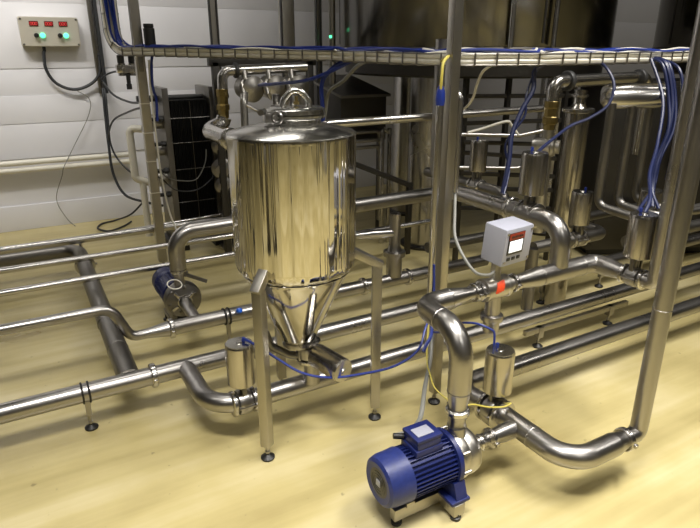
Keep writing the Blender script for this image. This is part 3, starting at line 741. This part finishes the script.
b = B(); rod(b, (.95, 5.16, 1.27), (1.72, 5.16, 1.27), .025, seg=12); obj('guide_bar', b, 'black', t)
for z in (.62, .86, 1.08):
    b = B(); lathe(b, (1.11, 5.10, z), (-1, 0, 0), [(.05, 0), (.05, .05), (.07, .055), (.07, .075), (.045, .08), (.045, .13), (0, .131)], 20); obj('port', b, 'cast', t)
for x in (1.14, 1.51):
    b = B(); box(b, (x, 5.16, .03), (.14, .44, .06), .004); obj('foot', b, 'black', t)
cable('sensor_wire', 'pale wire looping low across the front of the heat exchanger', [(.93, 4.56, .80), (.97, 4.66, .77), (1.05, 4.80, .68), (1.173, 4.87, .63), (1.31, 4.90, .625), (1.40, 4.92, .75), (1.424, 4.94, .86)], .005, 'grey')
cable('sensor_wire', 'second dark wire sagging below the pale wire on the heat exchanger', [(.93, 4.56, .74), (.98, 4.64, .70), (1.08, 4.68, .60), (1.244, 4.71, .575), (1.36, 4.70, .64), (1.46, 4.8, .70)], .005, 'wire')
cable('post_wire', 'pale wire tied down the right face of the left post', [(.955, 4.555, 1.58), (.945, 4.555, 1.37), (.945, 4.55, 1.08), (.95, 4.55, .785), (.975, 4.55, .51), (1.0, 4.50, .36), (1.02, 4.45, .31)], .007, 'white')
cable('post_wire', 'blue cable dropping from the tray down the right face of the left post', [(.97, 4.51, 1.60), (.965, 4.53, 1.55), (.96, 4.55, 1.40), (.985, 4.6, 1.3), (.97, 4.57, 1.15)], .010, 'bluec')
t = thing('valve_cluster', 'cluster of flanged steel valves between the heat exchanger and the tank', 'valve', (1.46, 4.75, 0))
b = B()
for z, r in ((.92, .06), (.74, .075), (.60, .06)):
    lathe(b, (1.48, 4.72, z), (-.5, -1, 0), [(r*.6, -.08), (r*.6, -.03), (r, -.028), (r, -.01), (r*.7, 0), (r*.7, .05), (r, .06), (r, .08), (r*.5, .09), (r*.4, .12), (0, .121)], 20)
obj('valve_body', b, 'pipe', t)
b = B(); tube(b, [(1.50, 4.78, 1.0), (1.50, 4.78, 0.0)], .035, seg=16); obj('riser', b, 'piped', t)

# ------------------------------------------------------------------ header with three valves, behind the tank
t = thing('valve_manifold', 'steel header pipe with a row of three hanging valves above the tank lid', 'manifold', (1.75, 4.4, 1.45))
b = B(); tube(b, [(1.435, 4.42, 1.375), (1.44, 4.42, 1.50), (2.12, 4.42, 1.52)], .038, R=.085, seg=20); obj('header_pipe', b, 'pipeb', t)
clampring(t, (1.545, 4.42, 1.503), X, .042, .03, 'gasket', nut=False)
for x in (1.60, 1.79, 1.98):
    b = B(); rod(b, (x, 4.40, 1.50), (x, 4.38, 1.43), .022, seg=14)
    lathe(b, (x+.05, 4.40, 1.37), (.25, -1, -.1), [(.05, -.12), (.085, -.10), (.09, .0), (.098, .01), (.098, .035), (.07, .042), (.035, .06), (0, .061)], 24)
    tube(b, [(x, 4.40, 1.44), (x-.035, 4.37, 1.40), (x-.03, 4.35, 1.33)], .022, R=.03, seg=12)
    obj('valve', b, 'cast', t)
b = B(); tube(b, [(1.59, 4.38, 1.36), (1.55, 4.3, 1.28), (1.54, 4.28, 1.10)], .028, R=.06, seg=14); tube(b, [(2.02, 4.30, 1.36), (2.03, 4.28, .4)], .028, seg=14); obj('down_pipe', b, 'cast', t)
b = B(); bar(b, (1.4, 4.62, 1.56), (2.3, 4.62, 1.56), .05, .07, .004); 
for x in (1.45, 2.25): bar(b, (x, 4.62, 0), (x, 4.62, 1.56), .05, .05, .004)
obj('support_frame', b, 'vatd', t)
t = thing('brass_coupling', 'brass coupling in the vertical pipe left of the tank top', 'coupling', (1.43, 4.42, 1.2))
b = B(); lathe(b, (1.43, 4.42, 1.375), (0, 0, -1), [(.038, 0), (.046, .004), (.046, .05), (.042, .055), (.042, .11), (.05, .115), (.05, .15), (.042, .155), (.04, .21)], 8); obj('sleeve', b, 'brass', t, ang=20)
t = pipe_run('manifold_drop_pipe', 'polished bent pipe below the brass coupling, turning behind the tank shoulder at left', [(1.43, 4.42, 1.17), (1.41, 4.42, 1.12), (1.275, 4.36, 1.085), (1.345, 3.85, 1.06), (1.36, 3.4, 1.05)], .058, R=.10, mat='pipeb')
clampring(t, (1.325, 4.0, 1.067), (.13, -1, 0), .058, .035)

# ------------------------------------------------------------------ the big vats
def vat(label, x, y, r, z0, legs, skirt=True, top=4.3):
    t = thing('vat', label, 'vat', (x, y, 0))
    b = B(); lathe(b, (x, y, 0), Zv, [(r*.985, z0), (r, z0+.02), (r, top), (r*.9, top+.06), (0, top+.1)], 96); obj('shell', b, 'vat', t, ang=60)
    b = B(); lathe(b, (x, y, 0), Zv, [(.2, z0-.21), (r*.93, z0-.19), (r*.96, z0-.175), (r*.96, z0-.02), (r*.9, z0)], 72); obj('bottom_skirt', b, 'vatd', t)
    b = B(); torus(b, (x, y, z0+.012), Zv, r*.995, .016, 96, 8); obj('bottom_ring', b, 'vatd', t)
    for q in (.0, 2.1, 3.9):
        b = B(); a = q + .55; box(b, (x + math.cos(a)*(r+.002), y + math.sin(a)*(r+.002), (z0+top)/2), (.014, .004, top-z0-.1), 0, Matrix.Rotation(a+PI/2, 3, 'Z')); obj('seam', b, 'vatd', t)
    for lx_, ly_ in legs:
        b = B(); rod(b, (lx_, ly_, .0), (lx_, ly_, z0-.17), .16, seg=36); lg = obj('leg', b, 'pipeb', t)
        b = B(); lathe(b, (lx_, ly_, 0), Zv, [(.21, 0), (.21, .02), (.165, .024)], 30); obj('foot_plate', b, 'vatd', lg)
    return t
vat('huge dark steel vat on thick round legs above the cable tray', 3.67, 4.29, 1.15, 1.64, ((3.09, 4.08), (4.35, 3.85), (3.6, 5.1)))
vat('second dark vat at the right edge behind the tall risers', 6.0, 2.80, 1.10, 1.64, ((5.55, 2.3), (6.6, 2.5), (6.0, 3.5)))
# things fixed on the vat front
for a, lab in ((-2.05, 'thin bright pipe running up the big vat front, left of two'), (-1.78, 'thin bright pipe running up the big vat front, right of two')):
    x, y = 3.67 + math.cos(a)*1.19, 4.29 + math.sin(a)*1.19
    b = B(); tube(b, [(x, y, 1.66), (x, y, 4.25)], .018, seg=12); tag(obj('level_tube', b, 'pipeb'), lab, 'pipe')
t = thing('grey_cabinet', 'dark grey cabinet with a sloping lid beneath the big vat', 'cabinet', (2.85, 4.7, 0))
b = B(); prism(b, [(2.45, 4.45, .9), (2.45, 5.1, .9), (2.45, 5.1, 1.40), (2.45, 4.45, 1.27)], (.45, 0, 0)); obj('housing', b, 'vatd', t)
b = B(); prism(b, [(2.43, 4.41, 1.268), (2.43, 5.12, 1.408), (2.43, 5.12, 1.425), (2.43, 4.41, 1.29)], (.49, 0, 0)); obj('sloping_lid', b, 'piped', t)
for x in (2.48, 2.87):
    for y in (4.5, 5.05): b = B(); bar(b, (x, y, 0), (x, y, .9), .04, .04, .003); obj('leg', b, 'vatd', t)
for z, y, lab in ((.99, 4.36, 'upper slim tube in front of the grey cabinet'), (.92, 4.34, 'middle slim tube in front of the grey cabinet'), (.86, 4.36, 'lower slim tube in front of the grey cabinet')):
    b = B(); tube(b, [(1.9, y, z), (2.78, y, z), (2.78, y, .2)], .016, R=.04, seg=12); tag(obj('slim_tube', b, 'pipe'), lab, 'pipe')
t = thing('upright_rack', 'pale pair of upright bars standing left of the thick vat leg', 'rack', (2.8, 4.25, 0))
b = B()
for x in (2.76, 2.83): bar(b, (x, 4.28, 0), (x, 4.28, 1.02), .025, .03, .003)
bar(b, (2.76, 4.28, 1.02), (2.83, 4.28, .98), .025, .03, .003)
obj('upright_bar', b, 'pipeb', t)
b = B(); bar(b, (2.20, 4.15, .86), (2.80, 3.92, .60), .05, .04, .003); bar(b, (2.80, 3.92, 0), (2.80, 3.92, .62), .04, .04, .003); tag(obj('brace_bar', b, 'vatd'), 'dark diagonal brace bar right of the tank', 'brace')
# horizontal light pipe behind the tank
t = thing('crossing_pipe', 'bright horizontal pipe crossing behind the tank shoulder and the centre post', 'pipe', (1.30, 2.66, 1.3))
b = B(); tube(b, [(1.34, 2.66, .75), (1.34, 2.66, 1.3), (3.02, 2.72, 1.3)], .022, R=.06, seg=18); obj('tube', b, 'pipeb', t)

# ------------------------------------------------------------------ right-hand back group
t = thing('right_header', 'horizontal header pipe with black end rings under the tray at right', 'pipe', (3.2, 2.46, 1.48))
b = B(); tube(b, [(2.712, 2.44, 1.375), (2.712, 2.44, 1.478), (3.58, 2.46, 1.487), (3.58, 2.46, 1.0)], .036, R=.085, seg=22); obj('tube', b, 'pipeb', t)
for x in (2.83, 3.47): clampring(t, (x, 2.45, 1.48), X, .042, .034, 'gasket', nut=False)
t = thing('brass_coupling', 'brass coupling in the vertical pipe above the raised valve at right', 'coupling', (2.712, 2.44, 1.2))
b = B(); lathe(b, (2.712, 2.44, 1.375), (0, 0, -1), [(.036, 0), (.042, .004), (.042, .035), (.038, .04), (.038, .085), (.044, .09), (.044, .125), (.034, .13), (.034, .16)], 10); obj('sleeve', b, 'brass', t, ang=20)
t = thing('inline_check_valve', 'steel valve with a round end cap below the right brass coupling', 'valve', (2.712, 2.44, 1.1))
b = B(); rod(b, (2.712, 2.44, 1.23), (2.712, 2.44, .60), .032, seg=18); lathe(b, (2.66, 2.50, 1.12), (.55, -.8, 0), [(.045, 0), (.05, .02), (.05, .10), (.058, .105), (.058, .12), (.04, .13), (.04, .15), (0, .155)], 22); obj('body', b, 'cast', t)
t = thing('filter_column', 'upright cylindrical filter column with a clamp ring right of the brass coupling', 'filter', (3.05, 2.56, 0))
b = B(); lathe(b, (3.05, 2.53, 0), Zv, [(.065, .0), (.072, .02), (.072, 1.30), (.04, 1.335), (.036, 1.345), (.036, 1.42), (.0, 1.421)], 30); obj('housing', b, 'act', t)
clampring(t, (3.05, 2.53, 1.30), Zv, .07, .03); clampring(t, (3.05, 2.53, 1.385), Zv, .036, .02)
t = thing('tee_manifold', 'fat horizontal manifold tube with three long down pipes at right', 'manifold', (2.95, 2.12, .8))
b = B(); lathe(b, (2.80, 2.17, 1.40), (1, -.36, .0), [(.03, 0), (.05, .02), (.053, .03), (.053, .32), (.05, .335), (0, .34)], 26); obj('front_tube', b, 'pipeb', t)
b = B(); lathe(b, (2.95, 2.28, 1.42), (1, -.3, .0), [(.04, 0), (.05, .02), (.05, .36), (.047, .37), (0, .372)], 26); obj('rear_tube', b, 'pipeb', t)
for x, y in ((2.825, 2.13), (2.955, 2.10), (3.14, 2.12)):
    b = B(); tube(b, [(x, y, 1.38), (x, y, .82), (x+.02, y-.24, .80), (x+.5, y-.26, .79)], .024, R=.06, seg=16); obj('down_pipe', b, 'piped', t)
valve('actuated can valve standing in the shadow left of the paired down pipes', (2.80, 2.22, .60), (1, 0, 0), r=.036, gap=.09)
valve('actuated can valve half hidden behind the second tall pipe at right', (3.10, 2.00, .62), (1, 0, 0), r=.036, gap=.09)
valve('small actuated can valve in the dark behind the centre post', (2.58, 2.87, .82), (0, 1, 0), r=.034, ar=.055)
for nm, lab, pts, r in (
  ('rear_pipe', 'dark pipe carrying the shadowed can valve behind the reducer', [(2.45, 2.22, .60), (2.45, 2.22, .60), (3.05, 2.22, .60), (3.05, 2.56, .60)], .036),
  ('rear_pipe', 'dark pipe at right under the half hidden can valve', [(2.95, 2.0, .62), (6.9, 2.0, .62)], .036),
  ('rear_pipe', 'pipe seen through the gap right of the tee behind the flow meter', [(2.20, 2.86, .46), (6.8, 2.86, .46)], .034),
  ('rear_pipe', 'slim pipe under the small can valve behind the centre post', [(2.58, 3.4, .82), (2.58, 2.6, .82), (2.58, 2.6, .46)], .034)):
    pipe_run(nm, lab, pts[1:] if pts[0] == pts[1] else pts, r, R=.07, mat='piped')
b = B(); tube(b, [(2.45, 2.22, .60), (2.45, 2.22, .23)], .034, seg=16); tag(obj('drop_leg', b, 'piped'), 'short drop pipe linking the shadowed valve line to the bypass pipe', 'pipe')
for z, y, lab in ((.34, 2.62, 'upper bright thin tube beyond the right riser'), (.26, 2.62, 'lower bright thin tube beyond the right riser')):
    b = B(); tube(b, [(3.9, y, z), (7.0, y, z)], .016, seg=12); tag(obj('thin_tube', b, 'pipeb'), lab, 'pipe')
t = thing('dark_filler_cabinet', 'added dark filler cabinet that darkens the gap behind the right manifold', 'cabinet', (4.7, 3.1, 0))
b = B(); box(b, (4.75, 3.05, .74), (1.3, .5, 1.36), .01, Matrix.Rotation(-.45, 3, 'Z')); obj('housing', b, 'vatd', t)  # made-up cabinet, added to darken the background behind the manifold
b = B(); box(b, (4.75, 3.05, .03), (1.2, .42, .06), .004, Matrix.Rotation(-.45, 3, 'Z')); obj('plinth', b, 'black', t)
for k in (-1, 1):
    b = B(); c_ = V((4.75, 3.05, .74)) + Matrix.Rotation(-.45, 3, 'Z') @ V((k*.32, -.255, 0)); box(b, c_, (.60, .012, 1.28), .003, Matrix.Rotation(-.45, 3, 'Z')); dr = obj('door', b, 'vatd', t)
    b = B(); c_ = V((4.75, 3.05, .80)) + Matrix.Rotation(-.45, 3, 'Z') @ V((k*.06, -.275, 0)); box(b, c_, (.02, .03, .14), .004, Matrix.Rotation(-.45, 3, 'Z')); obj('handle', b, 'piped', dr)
# dark pipe rack in the middle distance
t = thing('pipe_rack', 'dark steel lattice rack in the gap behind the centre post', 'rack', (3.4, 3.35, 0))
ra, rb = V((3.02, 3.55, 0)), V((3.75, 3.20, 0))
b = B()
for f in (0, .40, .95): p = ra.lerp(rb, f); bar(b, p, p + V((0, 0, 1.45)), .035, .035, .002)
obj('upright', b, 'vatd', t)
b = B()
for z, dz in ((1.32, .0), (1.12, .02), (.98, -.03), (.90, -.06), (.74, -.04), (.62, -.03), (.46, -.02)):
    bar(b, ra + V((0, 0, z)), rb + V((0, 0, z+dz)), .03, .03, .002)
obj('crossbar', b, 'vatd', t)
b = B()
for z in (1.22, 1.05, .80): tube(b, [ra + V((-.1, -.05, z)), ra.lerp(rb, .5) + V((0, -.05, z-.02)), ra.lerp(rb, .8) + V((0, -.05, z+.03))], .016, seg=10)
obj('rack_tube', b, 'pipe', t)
cable('hanging_blue_hose', 'dark blue hose bunch hanging from the tray in the gap right of the centre post', [(2.36, 2.21, 1.585), (2.345, 2.245, 1.545), (2.316, 2.213, 1.459), (2.251, 2.211, 1.365), (2.186, 2.199, 1.247), (2.154, 2.17, 1.129), (2.10, 2.14, .97)], .012, 'navyc')
cable('hanging_blue_hose', 'thin dark blue hose twisted beside the bunch right of the centre post', [(2.38, 2.21, 1.585), (2.36, 2.26, 1.53), (2.29, 2.23, 1.43), (2.27, 2.21, 1.33), (2.18, 2.23, 1.2), (2.17, 2.18, 1.08), (2.09, 2.12, .97)], .006, 'navyc')
cable('hanging_blue_hose', 'blue hose from the tray curving left to the raised actuator', [(2.75, 2.22, 1.60), (2.725, 2.12, 1.56), (2.717, 2.054, 1.479), (2.673, 2.039, 1.384), (2.583, 2.065, 1.322), (2.466, 2.08, 1.288), (2.30, 2.03, 1.245), (2.15, 1.97, 1.21), (2.08, 1.93, 1.195)], .008, 'navyc')
for k, (dx, lab) in enumerate(((0, 'broad blue hose bundle strand hanging beside the second tall pipe, thickest'), (.03, 'blue hose strand hanging behind the thickest strand at right'), (-.03, 'blue hose strand hanging nearest the third down pipe'), (.055, 'outermost pale blue strand of the right hose bundle'))):
    cable('hanging_blue_hose', lab, [(3.2+dx*1.2, 2.2, 1.60), (3.161+dx, 2.083, 1.57), (3.158+dx, 2.011, 1.391), (3.111+dx, 1.973-.01*k, 1.238), (3.03+dx*.6, 1.95, 1.086), (2.98+dx*.3, 1.92, .95), (2.90 - .15*k*(k < 2), 1.85-.02*k, .86)] if k != 3 else [(3.27, 2.2, 1.60), (3.23, 2.05, 1.55), (3.22, 1.99, 1.40), (3.19, 1.96, 1.3), (3.22, 2.0, .95)], .014 if k == 0 else .009, 'navyc')
cable('hanging_blue_hose', 'blue hose dropping onto the right-hand reducer valve actuator', [(3.12, 2.15, 1.6), (3.06, 2.0, 1.4), (2.85, 1.85, 1.2), (2.6, 1.70, 1.10), (2.42, 1.56, 1.03), (2.32, 1.51, .985)], .009, 'navyc')
cable('hanging_blue_hose', 'blue hoses sweeping left over the valve manifold behind the tank lid', [(1.78, 3.1, 1.59), (1.70, 3.12, 1.55), (1.60, 3.3, 1.48), (1.55, 3.7, 1.44), (1.60, 4.1, 1.41), (1.72, 4.28, 1.41)], .011, 'bluec')
cable('hanging_blue_hose', 'blue hose dropping straight behind the tank lid from the tray', [(1.76, 3.14, 1.59), (1.70, 3.2, 1.54), (1.66, 3.25, 1.45), (1.65, 3.22, 1.25), (1.60, 3.2, 1.0)], .013, 'bluec')
cable('white_cable', 'white cable hanging from the tray right of the centre post', [(2.10, 2.25, 1.59), (2.105, 2.35, 1.55), (2.112, 2.40, 1.479), (2.134, 2.45, 1.41), (2.17, 2.55, 1.35), (2.19, 2.68, 1.31)], .007, 'white')
cable('white_cable', 'white cable end kinked over the dark lattice rack', [(2.95, 3.42, 1.07), (3.06, 3.38, 1.098), (3.20, 3.29, 1.15), (3.25, 3.28, 1.12), (3.29, 3.24, 1.05)], .010, 'white')
cable('grey_cable', 'grey cable pair hanging left of the grey cabinet', [(1.85, 3.0, 1.60), (1.93, 3.3, 1.55), (2.0, 3.6, 1.45), (2.05, 3.9, 1.36), (2.07, 4.0, 1.2), (2.05, 4.1, .9)], .012, 'grey')
b = B(); tube(b, [(2.05, 4.12, 0), (2.05, 4.12, 1.25)], .05, seg=20); tube(b, [(1.94, 4.15, 0), (1.94, 4.15, 1.27)], .03, seg=16); tag(obj('twin_tube', b, 'pipe'), 'pair of upright tubes joined together behind the tank lid', 'pipe')

# ------------------------------------------------------------------ camera and light
cam = bpy.data.cameras.new('camera'); co = bpy.data.objects.new('camera', cam); COL.objects.link(co)
cam.sensor_width = 36; cam.lens = 590/700*36; cam.clip_start = .02
az = math.radians(60.3); th = math.radians(20)
fw = V((math.cos(az)*math.cos(th), math.sin(az)*math.cos(th), -math.sin(th)))
co.location = (0, 0, 1.65); co.rotation_euler = fw.to_track_quat('-Z', 'Y').to_euler()
S.camera = co

def area(name, loc, sx, sy, power, aim=None, spread=180, col=(1, .965, .90)):
    l = bpy.data.lights.new(name, 'AREA'); l.shape = 'RECTANGLE'; l.size = sx; l.size_y = sy; l.energy = power; l.color = col; l.spread = math.radians(spread)
    o = bpy.data.objects.new(name, l); COL.objects.link(o); o.location = loc
    if aim: o.rotation_euler = (V(aim) - V(loc)).to_track_quat('-Z', 'Y').to_euler()
    return o
area('overhead_light', (.1, .7, 4.3), 1.7, .4, 55, (.2, .9, 0), 85)
area('overhead_light', (2.5, .4, 4.3), 1.7, .4, 43, (2.2, .8, 0), 85)
area('overhead_light', (-1.8, 2.6, 4.3), 1.7, .4, 8, None, 130)
area('overhead_light', (1.0, 3.6, 4.3), 1.7, .4, 14, None, 140)  # unseen fill light over the dim area behind the tank
area('overhead_light', (3.4, 1.2, 4.3), 1.7, .4, 46, (3.2, 2.4, .8), 115)  # unseen fill light, added to lift the dim background at right
area('overhead_light', (1.2, -2.4, 4.3), 1.7, .4, 50)
area('overhead_light', (-2.4, -.8, 4.3), 1.7, .4, 35)
area('overhead_light', (6.0, -.6, 4.3), 1.7, .4, 45)
area('overhead_light', (8.5, 4.2, 4.3), 1.7, .4, 20)
area('wall_wash_light', (-.8, 4.4, 4.2), 2.0, .3, 36, (-.6, 6.4, 2.0), 90)  # unseen light, added to brighten the left part of the back wall
area('wall_wash_light', (1.8, 5.0, 4.2), 1.4, .3, 8, (1.6, 6.4, 1.9), 90)  # weaker unseen light, added to wash the wall behind the tank
w = bpy.data.worlds.new('world'); S.world = w; w.use_nodes = True
w.node_tree.nodes['Background'].inputs['Color'].default_value = (.5, .48, .45, 1); w.node_tree.nodes['Background'].inputs['Strength'].default_value = .2
S.view_settings.view_transform = 'Standard'; S.view_settings.exposure = 0.
